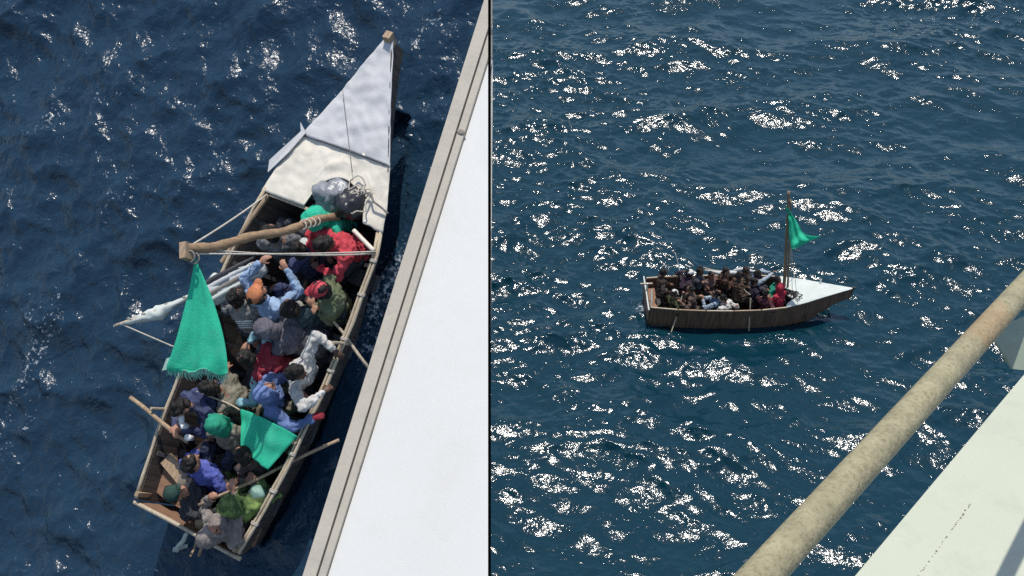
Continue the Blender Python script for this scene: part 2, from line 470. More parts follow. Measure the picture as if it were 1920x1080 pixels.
    if A:
        for x in (.35, .75, 1.2, 2.2, 2.58, 3.1, 3.5):
            y = -W(x) + .015
            part('lashing', *tube([(x + .035 * math.cos(a) * 0 + .012 * a / 6, y + .042 * math.cos(a), Z(x) + .012 + .03 * math.sin(a)) for a in np.linspace(0, 18, 40)], .006, 5), ROPE, t)
    # bow deck cover: strips between port and starboard edge
    def deck(name, m, xa, xb, n, lift, crown=.05, wave=.010, seed=0):
        ys = np.linspace(-1, 1, 33); V, Fc = [], []
        for i in range(n + 1):
            for j, yy in enumerate(ys):
                x0, x1 = xa(yy), xb(yy); x = x0 + (x1 - x0) * i / n
                y = yy * (W(x) + (.035 if A else .012))
                z = Z(x) + .03 + lift + crown * (1 - yy * yy) * min(1, W(x) * 1.6) + wave * noise.noise((x * 4 + seed, y * 4, 3.1)) + wave * .7 * noise.noise((x * 9 + y * 5, y * 9 - x * 7, seed))
                V.append((x, y, z))
        nn = len(ys)
        for i in range(n):
            for j in range(nn - 1):
                Fc.append((i * nn + j, (i + 1) * nn + j, (i + 1) * nn + j + 1, i * nn + j + 1))
        o = part(name, V, Fc, m, t, True)
        sd = o.modifiers.new('thick', 'SOLIDIFY'); sd.thickness = .012; sd.offset = -1
        return o
    if A:
        def notch(yy):
            y = yy * .82
            if y > .20: return 3.80
            d = (y + .18) / .40
            return 3.80 + .45 * math.sqrt(max(0, 1 - d * d)) if y > -.56 else 3.80 + (.06 if y > -.7 else .04)
        deck('cream_deck_canvas', CREAM, notch, lambda yy: 4.60, 26, 0, wave=.018, seed=1)
        deck('grey_deck_tarpaulin', TARP, lambda yy: 4.56, lambda yy: L - .01, 40, .010, wave=.022, seed=5)
        part('tarpaulin_seam', *tube([(4.565, y * W(4.565), Z(4.5) + .05 + .05 * (1 - y * y)) for y in np.linspace(-1, 1, 12)], .010, 6), SEAMM, t)
        part('tarpaulin_seam', *tube([(x, -W(x) - .014, Z(x) + .035) for x in np.linspace(4.5, 5.85, 14)], .008, 6), SEAMM, t)
        # loose edge of the grey sheet folded over the port side
        V = [(4.70, .70, .82), (4.60, .63, .84), (4.16, .88, .82), (4.02, .84, .81), (4.32, .66, .85), (4.60, .54, .87)]
        V = V + [(x, y, z - .012) for x, y, z in V]
        part('tarpaulin_edge', V, [(0, 1, 2, 3, 4, 5), (11, 10, 9, 8, 7, 6)] + [(i, i + 6, (i + 1) % 6 + 6, (i + 1) % 6) for i in range(6)], TARP, t)
        part('deck_beam', *beam((3.79, .73, .745), (3.79, .10, .78), .035, .03), CANE, t)
        part('stem_post', *beam((L - .05, 0, .80), (L + .01, 0, .97), .10, .09, (0, 1, 0)), WOOD, t)
        # mast with crooked trunk and chock at its head
        mp = spline([(4.02, -.27, .14), (3.93, -.27, .50), (3.72, -.20, 1.05), (3.42, -.17, 1.55), (3.22, -.08, 1.95), (2.98, -.09, 2.45), (2.86, -.04, 2.78)], 5)
        rr = np.linspace(.040, .052, len(mp)) * (1 + .10 * np.sin(np.arange(len(mp)) * 1.9))
        mst = part('mast', *tube(mp, rr, 10), MASTW, t, True)
        part('mast_head', *box((2.83, -.05, 2.80), (.16, .07, .12), .5), WOOD, mst)
        part('mast_lashing', *tube([(3.70 + .05 * math.cos(a) - .006 * a, -.2 + .06 * math.sin(a), 1.06 + .012 * a) for a in np.linspace(0, 25, 60)], .009, 5), ROPE, mst)
        R0 = lambda n, a, b, r, sag=.0, m=ROPE: part(n, *tube([np.array(a) + (np.array(b) - np.array(a)) * q - np.array([0, 0, sag * 4 * q * (1 - q)]) for q in np.linspace(0, 1, 12)], r, 6), m, t, True)
        R0('port_stay', (2.88, 0, 2.72), (3.78, .76, .76), .011, .03)
        R0('starboard_stay', (2.84, -.08, 2.70), (3.62, -.84, .76), .011, .06)
        R0('starboard_stay', (2.90, -.06, 2.62), (3.60, -.84, .75), .009, .16)
        R0('deck_line', (5.2, .28, .93), (4.35, -.25, .90), .004, 0, ROPED)
        R0('deck_edge_rope', (3.75, -.50, .80), (3.62, -.82, .77), .026, 0, CREAM)
        # port side upper pole and tholes
        part('bow_bulwark_pole', *knobbly((3.78, .74, .76), (2.85, .97, .74), .026, .024, 10, .18, .01, 5), WOOD, t)
        part('thole_pin', *knobbly((2.56, -.90, .60), (2.52, -.92, .98), .020, .018, 5, .1, 0, 2), CANE, t)
        part('thole_pin', *knobbly((1.05, .88, .60), (1.02, .90, .95), .020, .018, 5, .1, 0, 4), CANE, t)
        part('rudder_stock', *knobbly((-.10, -.02, .70), (-.50, .42, .02), .024, .030, 8, .1, .01, 3), WHITEC, t)
        part('rudder_blade', *beam((-.42, .34, .1), (-.60, .55, -.25), .03, .16), WHITEC, t)
        part('stern_strut', *knobbly((-.08, -.26, .66), (-.42, .10, .05), .018, .020, 8, .1, .01, 6), WOOD, t)
        part('stern_strut', *knobbly((-.10, -.05, .50), (-.30, -.16, .66), .014, .014, 5, .1, .01, 8), WOOD, t)
        # boards lying at the port stern corner
        part('corner_board', *beam((.10, .62, .50), (.55, .55, .50), .30, .025), WOODB, t)
        part('corner_board', *beam((.52, .70, .58), (.34, .25, .55), .16, .03, (.2, 0, 1)), WOOD, t)
        part('corner_post', *beam((.08, .69, .1), (.06, .72, .80), .05, .05, (1, 0, 0)), WOOD, t)
        part('corner_post', *beam((.05, -.60, .45), (.02, -.70, .77), .05, .05, (1, 0, 0)), WOOD, t)
    else:
        def notchb(yy):
            return 3.78 + .28 * max(0, 1 - ((yy + .35) / .5) ** 2)
        deck('white_deck_cover', WHITEC, notchb, lambda yy: L - .01, 34, 0, crown=.07, wave=.007, seed=3)
        part('stem_post', *beam((L - .06, 0, .5), (L + .03, 0, .93), .06, .06, (0, 1, 0)), TARB, t)
        mp = spline([(3.93, .18, .1), (3.86, .19, 1.0), (3.73, .20, 2.2), (3.62, .2, 3.2), (3.52, .2, 4.0)], 6)
        part('mast', *tube(mp, np.linspace(.050, .034, len(mp)), 10), MASTW, t, True)
        mp = spline([(3.99, .10, .6), (3.88, .14, 1.6), (3.74, .17, 2.8), (3.60, .18, 3.75)], 6)
        part('mast_spar', *tube(mp, np.linspace(.03, .024, len(mp)), 8), MASTW, t, True)
        R0 = lambda n, a, b, r, m=ROPE: part(n, *tube([np.array(a) + (np.array(b) - np.array(a)) * q for q in np.linspace(0, 1, 6)], r, 6), m, t, True)
        R0('port_stay', (3.58, .2, 3.5), (4.25, .60, .78), .007)
        R0('halyard', (3.58, .16, 3.6), (4.06, -.1, .8), .007)
        R0('starboard_stay', (3.58, .2, 3.5), (4.1, -.66, .78), .006, ROPED)
        part('stern_post', *beam((-.02, .12, .3), (-.03, .11, .98), .055, .04, (1, 0, 0)), WHITEC, t)
        part('stern_post', *beam((.06, -.58, .3), (.06, -.20, .98), .05, .04, (1, 0, 0)), WHITEC, t)
        part('stern_rail', *beam((-.22, .14, .93), (.12, .12, .96), .04, .035), CANE, t)
        part('mooring_stick', *knobbly((2.77, -.60, 1.0), (2.78, -.93, .1), .016, .014, 6, .1, 0, 2), CANE, t)
        part('bow_cleat', *beam((4.9, .24, .85), (4.93, .30, .99), .04, .04, (0, 1, 0)), WHITEC, t)
    return t

boatA = make_boat(FA, 'A')
boatB = make_boat(FB, 'B')

# ------------------------------------------------------------------ the people in the near boat
C = cloth
G1 = 'people sitting in the boat seen from above'
navy = C('navy', (.042, .050, .105)); pale = C('pale blue', (.26, .36, .52)); dk = C('charcoal', (.055, .056, .066)); olive = C('olive', (.13, .15, .085))
khaki = C('khaki', (.17, .155, .12)); grey = C('grey', (.22, .21, .20)); royal = C('royal blue', (.085, .105, .34)); red = C('red', (.46, .055, .07))
white = C('off white', (.50, .48, .45), .15); black = C('black', (.042, .044, .050)); blueh = C('denim blue', (.11, .16, .32)); aqua = C('aqua', (.20, .36, .40))
taupe = C('taupe', (.20, .175, .16)); camo = mat('camouflage cloth', (.06, .10, .035), .9, .6, 9, .3, 60, dirt=(.26, .36, .10), dirt_amt=.9, dscale=5); dkred = C('dark red', (.24, .03, .045))
orange = C('orange', (.46, .17, .08)); dkgrey = C('slate', (.11, .105, .125)); dgreen = C('dark green', (.03, .06, .05)); jean = C('dark jean', (.045, .055, .085)); stripew = C('stripe white', (.62, .60, .56))

person(FA, 'person in pale blue long sleeves and orange cap with both arms raised towards the mast', (2.46, .02, .40), (2.64, .10, .93), 5, [(3.02, .30, 1.02), (3.05, -.04, 1.0)], pale, navy, 1, cap=orange, tilt=10, group=G1, elbow=(1.1, .4))
person(FA, 'person in grey striped vest bent over beside the bundled sail', (2.30, .42, .42), (2.50, .40, .86), 25, [(2.78, .30, .60), (2.7, .2, .55)], grey, dk, 0, sleeves=dk, vest=stripew, tilt=-30, group=G1)
person(FA, 'person in olive jacket and red cap holding both hands together', (2.88, -.52, .40), (2.98, -.60, .93), 120, [(2.80, -.42, .80), (2.84, -.46, .78)], olive, dk, 1, cap=red, tilt=-5, group=G1, bulk=1.1)
person(FA, 'person in charcoal hooded jacket leaning across the middle of the boat', (2.44, -.48, .42), (2.37, -.14, .84), 100, [(2.13, .08, .72), (2.4, .22, .65)], dkgrey, dk, 0, hood=dkgrey, tilt=-25, group=G1, bulk=1.15)
person(FA, 'person in red shirt with aqua sleeves hugging the legs amidships', (2.02, -.34, .38), (1.99, -.08, .86), 95, [(1.46, .10, .66), (2.13, .16, .80)], dkred, khaki, 1, sleeves=aqua, tilt=0, group=G1, elbow=(.6, .6))
person(FA, 'person in off white sweater leaning on the starboard rail', (2.06, -.44, .42), (2.07, -.66, .92), -88, [(2.44, -.90, .84), (1.98, -.97, .84)], white, dk, 2, tilt=-35, group=G1, elbow=(1.25, 1.25), bulk=1.1)
person(FA, 'person in blue hooded top with one red glove on the rail', (1.60, -.22, .40), (1.72, -.42, .90), -60, [(1.86, -.60, .62), (1.66, -.96, .80)], blueh, khaki, 1, hood=blueh, glove=dkred, tilt=5, turn=50, group=G1, elbow=(0, .7))
person(FA, 'person in khaki jacket and dark hair under the green flag', (1.44, -.02, .32), (1.50, .24, .76), 105, [(1.72, .46, .52), (1.3, .5, .52)], khaki, khaki, 0, tilt=-30, group=G1)
person(FA, 'person in navy jacket gripping the oar over the port rail', (1.50, .36, .40), (1.24, .46, .88), 175, [(.92, .50, .84), (.92, .56, .86)], navy, jean, 1, tilt=-35, group=G1, bulk=1.15, elbow=(.3, .3))
person(FA, 'person in khaki jacket and green hood facing the bow', (.92, -.12, .36), (1.16, -.03, .84), 20, [(1.35, .2, .55), (1.3, -.28, .55)], khaki, dkgrey, 1, hood=GREEND, tilt=-15, group=G1)
person(FA, 'person in royal blue short sleeved shirt with back to the stern', (.46, .06, .42), (.66, .04, .92), 5, [(1.0, .25, .60), (.72, -.30, .60)], royal, jean, 1, short=True, tilt=-25, group=G1)
person(FA, 'person in black jacket and dark green cap by the stern board', (.26, -.02, .42), (.33, .06, .90), -70, [(.60, -.25, .72), (.42, -.40, .70)], black, black, 1, cap=dgreen, tilt=25, turn=30, group=G1)
person(FA, 'person in taupe jacket paddling at the stern with a long pole', (.32, -.46, .46), (.14, -.52, .92), -15, [(.42, -.24, .92), (.62, -.49, .95)], taupe, taupe, 1, hood=taupe, tilt=5, group=G1, bulk=1.1, elbow=(.3, .3))
person(FA, 'person in lime and green camouflage crouching in the starboard stern corner', (.36, -.48, .40), (.46, -.56, .84), 30, [(.70, -.46, .70), (.78, -.58, .68)], camo, camo, 0, hood=camo, tilt=-25, group=G1, bulk=1.15)
person(FA, 'person in bright red jacket folding the arms below the mast', (3.62, -.46, .42), (3.50, -.40, .90), 155, [(3.22, -.24, .74), (3.34, -.08, .72)], red, dk, 2, tilt=-45, group=G1, bulk=1.15, elbow=(.9, .9))
person(FA, 'person under a sea green hood crouching behind the mast', (3.86, -.12, .36), (3.72, -.10, .84), 165, [(3.4, .02, .6), (3.42, -.2, .6)], GREEN, dk, 0, hood=GREEN, tilt=-50, group=G1, bulk=1.1)
person(FA, 'person in dark navy sitting low below the stays', (3.24, .02, .30), (3.30, -.02, .74), 60, [(3.5, .25, .5), (3.6, .1, .5)], navy, dk, 2, tilt=-20, group=G1)

person(FA, 'person in dull grey top crouching under the stays by the port side', (3.22, .44, .30), (3.34, .38, .76), 30, [(3.55, .30, .55), (3.5, .5, .5)], C('dull grey', (.13, .13, .135)), dk, 0, tilt=-30, group=G1)
person(FA, 'person in dark teal top half hidden behind the off white sweater', (2.62, -.36, .34), (2.66, -.28, .80), 40, [(2.85, -.2, .55), (2.8, -.4, .55)], C('dark teal', (.04, .065, .075)), dk, 2, tilt=-25, group=G1)
person(FA, 'person in dark brown top sitting low behind the royal blue shirt', (.92, -.46, .30), (.98, -.42, .72), 60, [(1.2, -.2, .5), (1.15, -.5, .45)], C('cocoa', (.08, .06, .055)), dk, 1, tilt=-35, group=G1)
G2 = 'people sitting in the boat seen from the side'
vb = (.014, .016)
brown = C('dark brown', (.045, .032, .026)); plum = C('plum', (.04, .028, .042)); 
P2 = dict(group=G2, vox=vb, lift=.09)
person(FB, 'person in dark brown standing at the stern of the side-on boat', (.34, .0, .62), (.38, .12, 1.08), 10, [(.62, .2, .8), (.55, -.1, .75)], brown, brown, 2, feet=[(.42, .08, .18), (.3, -.1, .18)], **P2)
person(FB, 'person in plum jacket and white cap raising an oar', (1.06, .04, .52), (1.12, .14, 1.02), 10, [(.96, .30, 1.16), (.95, .18, 1.0)], plum, brown, 2, cap=stripew, **P2)
person(FB, 'person in dark olive crouching low near the stern rail', (.70, -.42, .28), (.66, -.38, .72), 30, [(.95, -.35, .6), (.9, -.55, .6)], C('dark olive', (.04, .045, .02)), brown, 0, cap=stripew, tilt=-40, **P2)
person(FB, 'person in brown checked shirt holding a paddle over the near rail', (1.26, -.36, .36), (1.15, -.32, .84), 170, [(.86, -.60, .76), (.92, -.42, .96)], C('brown check', (.10, .07, .055), .6), brown, 0, **P2)
person(FB, 'person in faded pink top sitting by the far rail', (1.82, .42, .36), (1.80, .34, .84), -60, [(1.6, .2, .85), (1.95, .1, .6)], C('faded pink', (.16, .10, .085)), brown, 0, **P2)
person(FB, 'person in slate blue top reaching an arm aft', (1.86, -.45, .26), (1.82, -.42, .74), 170, [(1.48, -.45, .76), (1.46, -.36, .80)], C('slate blue', (.05, .09, .15)), brown, 1, sleeves=C('pale sleeve', (.28, .33, .38)), **P2)
person(FB, 'person in white shirt crouching against the near rail', (2.20, -.58, .22), (2.08, -.52, .66), 140, [(1.9, -.3, .5), (2.4, -.66, .70)], white, dk, 0, tilt=-50, **P2)
person(FB, 'person in dark brown sitting upright in the middle, facing the bow', (2.48, -.16, .58), (2.49, -.06, 1.10), 20, [(2.8, .05, .8), (2.75, -.25, .75)], C('coffee', (.06, .038, .026)), brown, 2, **P2)
person(FB, 'person in navy stretching a pale sleeve towards the mast', (3.04, .30, .36), (3.10, .36, .86), 5, [(3.5, .52, .95), (3.56, .40, 1.05)], navy, dk, 2, sleeves=C('pale sleeve', (.28, .33, .38)), elbow=(1, 1), **P2)
person(FB, 'person in dark purple sitting behind the near rail amidships', (2.92, -.12, .32), (2.96, .02, .82), 20, [(3.3, .05, .7), (3.3, -.2, .65)], C('dark purple', (.026, .024, .036)), brown, 1, **P2)
person(FB, 'person in dull green sitting just aft of the mast', (3.58, .12, .40), (3.60, .06, .88), -30, [(3.4, -.2, .7), (3.6, -.25, .7)], GREEND, dk, 0, **P2)
person(FB, 'person in red jacket leaning beside the foot of the mast', (3.66, -.48, .50), (3.62, -.36, 1.00), 130, [(3.42, -.2, .7), (3.35, -.5, .70)], C('crimson', (.34, .03, .05)), dk, 0, hair=False, hood=C('crimson', (.34, .03, .05)), group=G2, vox=vb)

person(FB, 'person in dark grey sitting by the far rail near the stern', (1.42, .44, .44), (1.45, .38, .96), -20, [(1.7, .2, .7), (1.65, .4, .7)], C('charcoal', (.055, .056, .066)), brown, 2, **P2)
person(FB, 'person in rust brown sitting by the far rail left of the upright one', (2.16, .40, .46), (2.18, .34, .98), 0, [(2.45, .2, .7), (2.45, .4, .7)], C('rust brown', (.065, .036, .026)), brown, 1, **P2)
person(FB, 'person in faded tan sitting by the far rail under the sail', (2.74, .44, .44), (2.76, .38, .96), -30, [(3.0, .2, .7), (3.0, .4, .7)], C('faded tan', (.09, .07, .05)), brown, 0, **P2)
person(FB, 'person in dark maroon crouching behind the near rail, aft of the red jacket', (3.24, -.46, .30), (3.22, -.40, .76), 60, [(3.45, -.3, .55), (3.5, -.5, .55)], C('dark maroon', (.07, .025, .03)), brown, 1, **P2)
run_batch()

# ------------------------------------------------------------------ loose things in the near boat
def sheet(rows, m, F, name, label, c, group=None, nx=14, ny=18, ripple=.02, seed=0, thick=.006, fold=0.0, freq=20.):
    """cloth through rows of (left,right) points, with folds running down it"""
    V, Fc = [], []
    Ls = spline([r[0] for r in rows], max(2, ny // (len(rows) - 1))); Rs = spline([r[1] for r in rows], max(2, ny // (len(rows) - 1)))
    n = len(Ls)
    for i in range(n):
        a, b = Ls[i], Rs[i]; d = b - a
        dn = unit(np.cross(d, (Ls[min(i + 1, n - 1)] - Ls[max(0, i - 1)])))
        for j in range(nx + 1):
            s = j / nx; p = a + d * s
            k = ripple * math.sin(freq * s * .5 + 2.2 * math.sin(i * .3 + seed)) + ripple * .8 * noise.noise((p[0] * 6, p[1] * 6, p[2] * 6 + seed)) + fold * math.sin(s * freq * 1.7 + i * .15)
            V.append(p + dn * k)
    for i in range(n - 1):
        for j in range(nx):
            Fc.append((i * (nx + 1) + j, i * (nx + 1) + j + 1, (i + 1) * (nx + 1) + j + 1, (i + 1) * (nx + 1) + j))
    o = solo(name, V, Fc, m, F, label, c, group, True)
    md = o.modifiers.new('thick', 'SOLIDIFY'); md.thickness = thick
    return o, V, nx, n

# flag under the mast head
ft = thing('flag', 'long sea green cloth flag with frayed hem hanging from the crooked mast', 'flag', FA, (2.76, -.1, 2.62))
rows = [((2.80, -.08, 2.66), (2.77, -.12, 2.66)), ((2.43, -.12, 2.58), (2.52, -.37, 2.58)), ((1.99, -.16, 2.52), (2.25, -.60, 2.52)), ((1.74, -.15, 2.47), (2.02, -.74, 2.47)), ((1.69, -.15, 2.45), (1.90, -.79, 2.45))]
V, Fc = [], []
Ls = spline([r[0] for r in rows], 8); Rs = spline([r[1] for r in rows], 8); nx = 26
for i in range(len(Ls)):
    a, b = Ls[i], Rs[i]; tt = i / (len(Ls) - 1)
    for j in range(nx + 1):
        s = j / nx; p = a + (b - a) * s
        k = .035 * tt * math.sin(s * 9 + tt * 2.5) + .03 * tt * math.sin(s * 17 - tt * 3) * (.4 + tt * .4) + .02 * noise.noise((s * 6, tt * 5, 2)) * tt
        V.append(p + np.array([.45 * k, 0, k]) + (np.array([-.03, 0, -.02]) * noise.noise((j * .6, 0, 0)) if i == len(Ls) - 1 else 0))
for i in range(len(Ls) - 1):
    for j in range(nx): Fc.append((i * (nx + 1) + j, i * (nx + 1) + j + 1, (i + 1) * (nx + 1) + j + 1, (i + 1) * (nx + 1) + j))
fl = part('flag_cloth', V, Fc, GREEN, ft, True)
md = fl.modifiers.new('thick', 'SOLIDIFY'); md.thickness = .004
base = (len(Ls) - 1) * (nx + 1); fr = []
for j in range(0, nx):
    for q in range(3):
        s = (q + rnd.random()) / 3
        p = np.array(V[base + j]) * (1 - s) + np.array(V[base + j + 1]) * s
        ln = rnd.uniform(.03, .085)
        fr.append(tube([p + [.01, 0, .005], p + [-ln * .6, rnd.uniform(-.01, .01), -ln * .4], p + [-ln, rnd.uniform(-.025, .025), -ln * .9]], [.005, .004, .002], 4))
fo = part('frayed_fringe', *cat(*fr), mat('pale green thread', (.22, .52, .40), .9, .2), ft); fo['kind'] = 'stuff'
part('flag_knot', *tube([(2.80 + .05 * math.cos(a), -.10 + .05 * math.sin(a), 2.64 + .012 * a) for a in np.linspace(0, 14, 40)], .010, 5), ROPED, ft)
part('flag_corner', [(1.70, -.16, 2.455), (1.86, -.21, 2.50), (1.79, -.11, 2.48), (1.66, -.09, 2.44), (1.70, -.16, 2.445), (1.86, -.21, 2.49), (1.79, -.11, 2.47), (1.66, -.09, 2.43)],
     [(0, 1, 2, 3), (7, 6, 5, 4), (0, 4, 5, 1), (1, 5, 6, 2), (2, 6, 7, 3), (3, 7, 4, 0)], mat('pale green cloth', (.40, .60, .50), .9, .15), ft)

# furled sail poking out over the port side
st = thing('furled_sail', 'grey and white furled sail on a boom sticking out over the port side', 'sail', FA, (2.95, .45, .86))
boom = [(3.0, .40, .86), (2.54, .82, .93), (2.08, 1.28, 1.03), (1.72, 1.62, 1.2)]
part('boom', *tube(spline(boom, 6), .016, 8), CANE, st, True)
def bundle(pts, rad, seed, amp=.3, seg=14):
    P = spline(pts, 7); n = len(P); rr = np.interp(np.linspace(0, 1, n), np.linspace(0, 1, len(rad)), rad)
    V, Fc = tube(P, rr, seg); V = np.array(V)
    for i in range(n):
        for k in range(seg):
            v = V[i * seg + k]; c = P[i]
            f = 1 + amp * noise.noise((k * 1.1 + seed, i * .25, seed * 2.0)) + amp * .6 * noise.noise((v[0] * 14, v[1] * 14, v[2] * 14 + seed))
            V[i * seg + k] = c + (v - c) * f
    return V, Fc
part('sail_roll', *bundle([(3.0, .36, .83), (2.75, .56, .84), (2.48, .80, .86), (2.30, 1.0, .92)], [.07, .15, .14, .05], 3), SAILC, st, True)
for q in range(4):
    e = .05 * (q - 1.5)
    part('sail_fold', *bundle([(2.98 + e, .38 + e, .93), (2.74 + e, .58 + e, .975), (2.46 + e, .84 + e, .97), (2.34 + e * .3, .98 + e * .3, .96)], [.012, .03, .03, .010], 9 + q, .3, 8), [WHITEC, ROPED, SAILC, SEAMM][q], st, True)
part('sail_roll', *bundle([(2.42, .96, .95), (2.20, 1.16, .98), (2.04, 1.30, .99), (1.92, 1.42, 1.06), (1.74, 1.60, 1.19)], [.02, .035, .085, .05, .015], 5, .45), WHITEC, st, True)
part('sail_roll', *bundle([(2.72, .66, .92), (2.64, .84, .90), (2.58, .92, .86)], [.03, .07, .03], 8, .4), WHITEC, st, True)
for q in np.linspace(.12, .92, 7):
    P = spline(boom, 6); p = P[int(q * (len(P) - 1))]
    part('sail_tie', *tube([p + np.array([.025 * math.cos(a), .025 * math.sin(a), .03 * math.sin(a + 1)]) for a in np.linspace(0, 12, 24)], .006, 5), ROPE, st)
part('sheet_rope', *tube(spline([(1.76, 1.58, 1.17), (1.75, 1.3, 1.0), (1.74, .98, .80)], 6), .009, 6), ROPE, st, True)

solo('oar', *knobbly((1.02, 1.24, .92), (.84, .36, .82), .028, .024, 10, .12, .01, 4), WOOD, FA, 'brown oar handle held over the port rail beside the navy jacket', 'oar', None, True)
solo('paddle_pole', *knobbly((.30, -.14, .90), (1.54, -1.19, .46), .017, .020, 14, .08, .012, 6), WOOD, FA, 'long thin paddle pole reaching over the starboard rail near the stern', 'paddle', None, True)
solo('oar', *knobbly((2.80, -.56, .78), (2.40, -1.20, .50), .016, .020, 8, .1, .008, 9), CANE, FA, 'short pale oar shaft crossing the starboard rail by its lashing', 'oar', None, True)
solo('clothes_line', *tube(spline([(1.40, .48, .88), (1.42, .05, .80), (1.38, -.36, .82), (1.36, -.85, .78)], 6), .010, 6), CANE, FA, 'pale pole laid across the boat under the green cloth', 'pole', None, True)
# green cloth lying across the boat
o, *_ = sheet([((1.43, -.10, .86), (1.13, -.30, .86)), ((1.46, -.34, .90), (1.05, -.42, .90)), ((1.46, -.60, .90), (1.00, -.58, .90)), ((1.42, -.88, .84), (.98, -.74, .84))], GREEN, FA, 'green_cloth',
              'crumpled sea green cloth spread over the starboard side near the stern', 'cloth', None, 26, 26, .034, 4, .006, .004, 7)
# plastic sheet, rope heap on the foredeck
def lump(c, r, seed, m, name, label, cc, F, amp=.35, squash=.6):
    V, Fc = ellipsoid((0, 0, 0), ((1, 0, 0), (0, 1, 0), (0, 0, 1)), (r[0], r[1], r[2]), 26, 16); V = np.array(V)
    for i, v in enumerate(V):
        n = noise.noise((v[0] * 7 + seed, v[1] * 7, v[2] * 7)) + .8 * abs(noise.noise((v[0] * 15, v[1] * 15 + seed, v[2] * 15)))
        V[i] = v * (1 + amp * n)
    return solo(name, V + np.array(c), Fc, m, F, label, cc, None, True)
lump((4.02, -.08, .80), (.19, .20, .12), 2, PLASTIC, 'plastic_sheet', 'bunched grey plastic sheet in the gap of the cream canvas', 'plastic sheet', FA, .5)
lump((4.02, -.33, .80), (.20, .17, .13), 6, BLACKP, 'plastic_bag', 'dark plastic bag beside the mast foot on the foredeck', 'bag', FA, .4)
lump((2.60, -.10, .62), (.15, .13, .16), 9, mat('grey camouflage cloth', (.22, .22, .20), .9, .6, 14, .3, 60, dirt=(.5, .48, .42), dirt_amt=.8, dscale=8), 'cloth_bundle', 'grey and white patterned cloth bundle behind the pale blue sleeves', 'bundle', FA, .4)
def coil(c, R, n, seed, F, label, name='rope_coil', m=ROPE, r=.009, flat=.35):
    q = random.Random(seed); P = []
    for i in range(n):
        a = i * .55; P.append((c[0] + (R + q.uniform(-.05, .05)) * math.cos(a) + .1 * math.sin(i * .13 + seed), c[1] + (R * .8 + q.uniform(-.05, .05)) * math.sin(a) + .09 * math.sin(i * .21), c[2] + q.uniform(0, flat * .12)))
    return solo(name, *tube(spline(P, 4), r, 6), m, F, label, 'rope', None, True)
coil((4.14, -.42, .855), .10, 46, 3, FA, 'tangled pale rope heaped on the cream canvas by the plastic bag')
solo('rope', *tube(spline([(4.15, -.46, .87), (4.2, -.55, .875), (4.13, -.62, .87), (4.1, -.72, .85), (4.06, -.83, .82)], 6), .012, 6), ROPED, FA, 'dark rope running over the cream canvas to the starboard edge', 'rope', None, True)
solo('water_bottle', *cat(tube([(1.16, .50, .99), (1.10, .44, 1.02), (1.03, .39, 1.03)], [.030, .032, .030], 12), tube([(1.03, .39, 1.03), (1.005, .37, 1.033), (.985, .355, 1.034)], [.030, .014, .014], 12)), mat('white plastic', (.75, .75, .73), .35, .05, spec=.5), FA, 'white bottle lying on the navy jacket arm', 'bottle', None, True)
for i, (x, y, z, lb) in enumerate([(1.0, .44, .82, 'white cup beside the oar handle, nearer the rail'), (.90, .34, .80, 'white cup beside the oar handle, nearer the boat middle')]):
    solo('cup', *tube([(x, y, z), (x, y, z + .05), (x, y, z + .10)], [.030, .034, .040], 12), MATS['white plastic'], FA, lb, 'cup', 'white cups by the oar', True)
lump((.10, -.08, .52), (.14, .12, .10), 12, mat('tan sack', (.40, .30, .17), .9, .3, 8, .4, 40), 'sack', 'tan sack at the stern board behind the black jacket', 'sack', FA, .2)
lump((.40, .36, .52), (.12, .10, .10), 15, mat('beige cloth', (.26, .22, .17), .9, .3, 8, .4, 40), 'cloth_bundle', 'beige cloth bundle on the port stern boards', 'bundle', FA, .3)
lump((.66, -.62, .66), (.10, .09, .09), 18, mat('pale green plastic', (.20, .33, .28), .5, .3, 8, .4, 20), 'plastic_bag', 'pale green plastic bag against the starboard rail near the stern', 'bag', FA, .35)
lump((.54, -.62, .62), (.10, .08, .08), 21, mat('grey white plastic', (.42, .43, .45), .5, .3, 8, .4, 20), 'plastic_bag', 'grey white plastic bag beside the camouflage jacket', 'bag', FA, .35)
lump((3.38, .10, .58), (.11, .10, .10), 25, SAILC, 'cloth_bundle', 'pale grey cloth bundle under the starboard stays', 'bundle', FA, .4)

# ------------------------------------------------------------------ loose things in the side-on boat
flg = [((3.55, .19, 3.50), (3.56, .19, 3.47)), ((3.60, .04, 3.22), (3.82, .04, 3.18)), ((3.66, -.10, 2.79), (4.00, -.12, 2.90)), ((3.70, -.26, 2.57), (4.17, -.30, 2.92)), ((3.74, -.34, 2.47), (4.42, -.36, 2.95))]
sheet(flg, GREEN, FB, 'flag', 'sea green flag flying from the tall mast of the side-on boat', 'flag', None, 18, 24, .035, 2, .005, .03, 8)
solo('oar', *cat(knobbly((.98, .18, .85), (.86, .50, 1.36), .020, .020, 6, .08, 0, 3), beam((.865, .49, 1.33), (.76, .62, 1.66), .09, .02, (1, 0, 0))), WHITEC, FB, 'white bladed oar held up at the stern of the side-on boat', 'oar')
solo('paddle', *knobbly((.93, -.36, 1.04), (.55, -1.06, -.10), .018, .018, 10, .08, .008, 8), CANE, FB, 'pale paddle dipping into the water beside the dark hull', 'paddle', None, True)
s2 = thing('furled_sail', 'white furled sail lying along the far rail of the side-on boat', 'sail', FB, (2.5, .62, .9))
part('boom', *tube(spline([(1.62, .66, 1.12), (2.1, .68, .98), (3.4, .60, .92)], 6), .018, 8), CANE, s2, True)
part('sail_roll', *bundle([(1.66, .62, 1.06), (2.1, .64, .94), (2.7, .66, .93), (3.3, .60, .90)], [.02, .06, .08, .04], 4, .5), SAILC, s2, True)
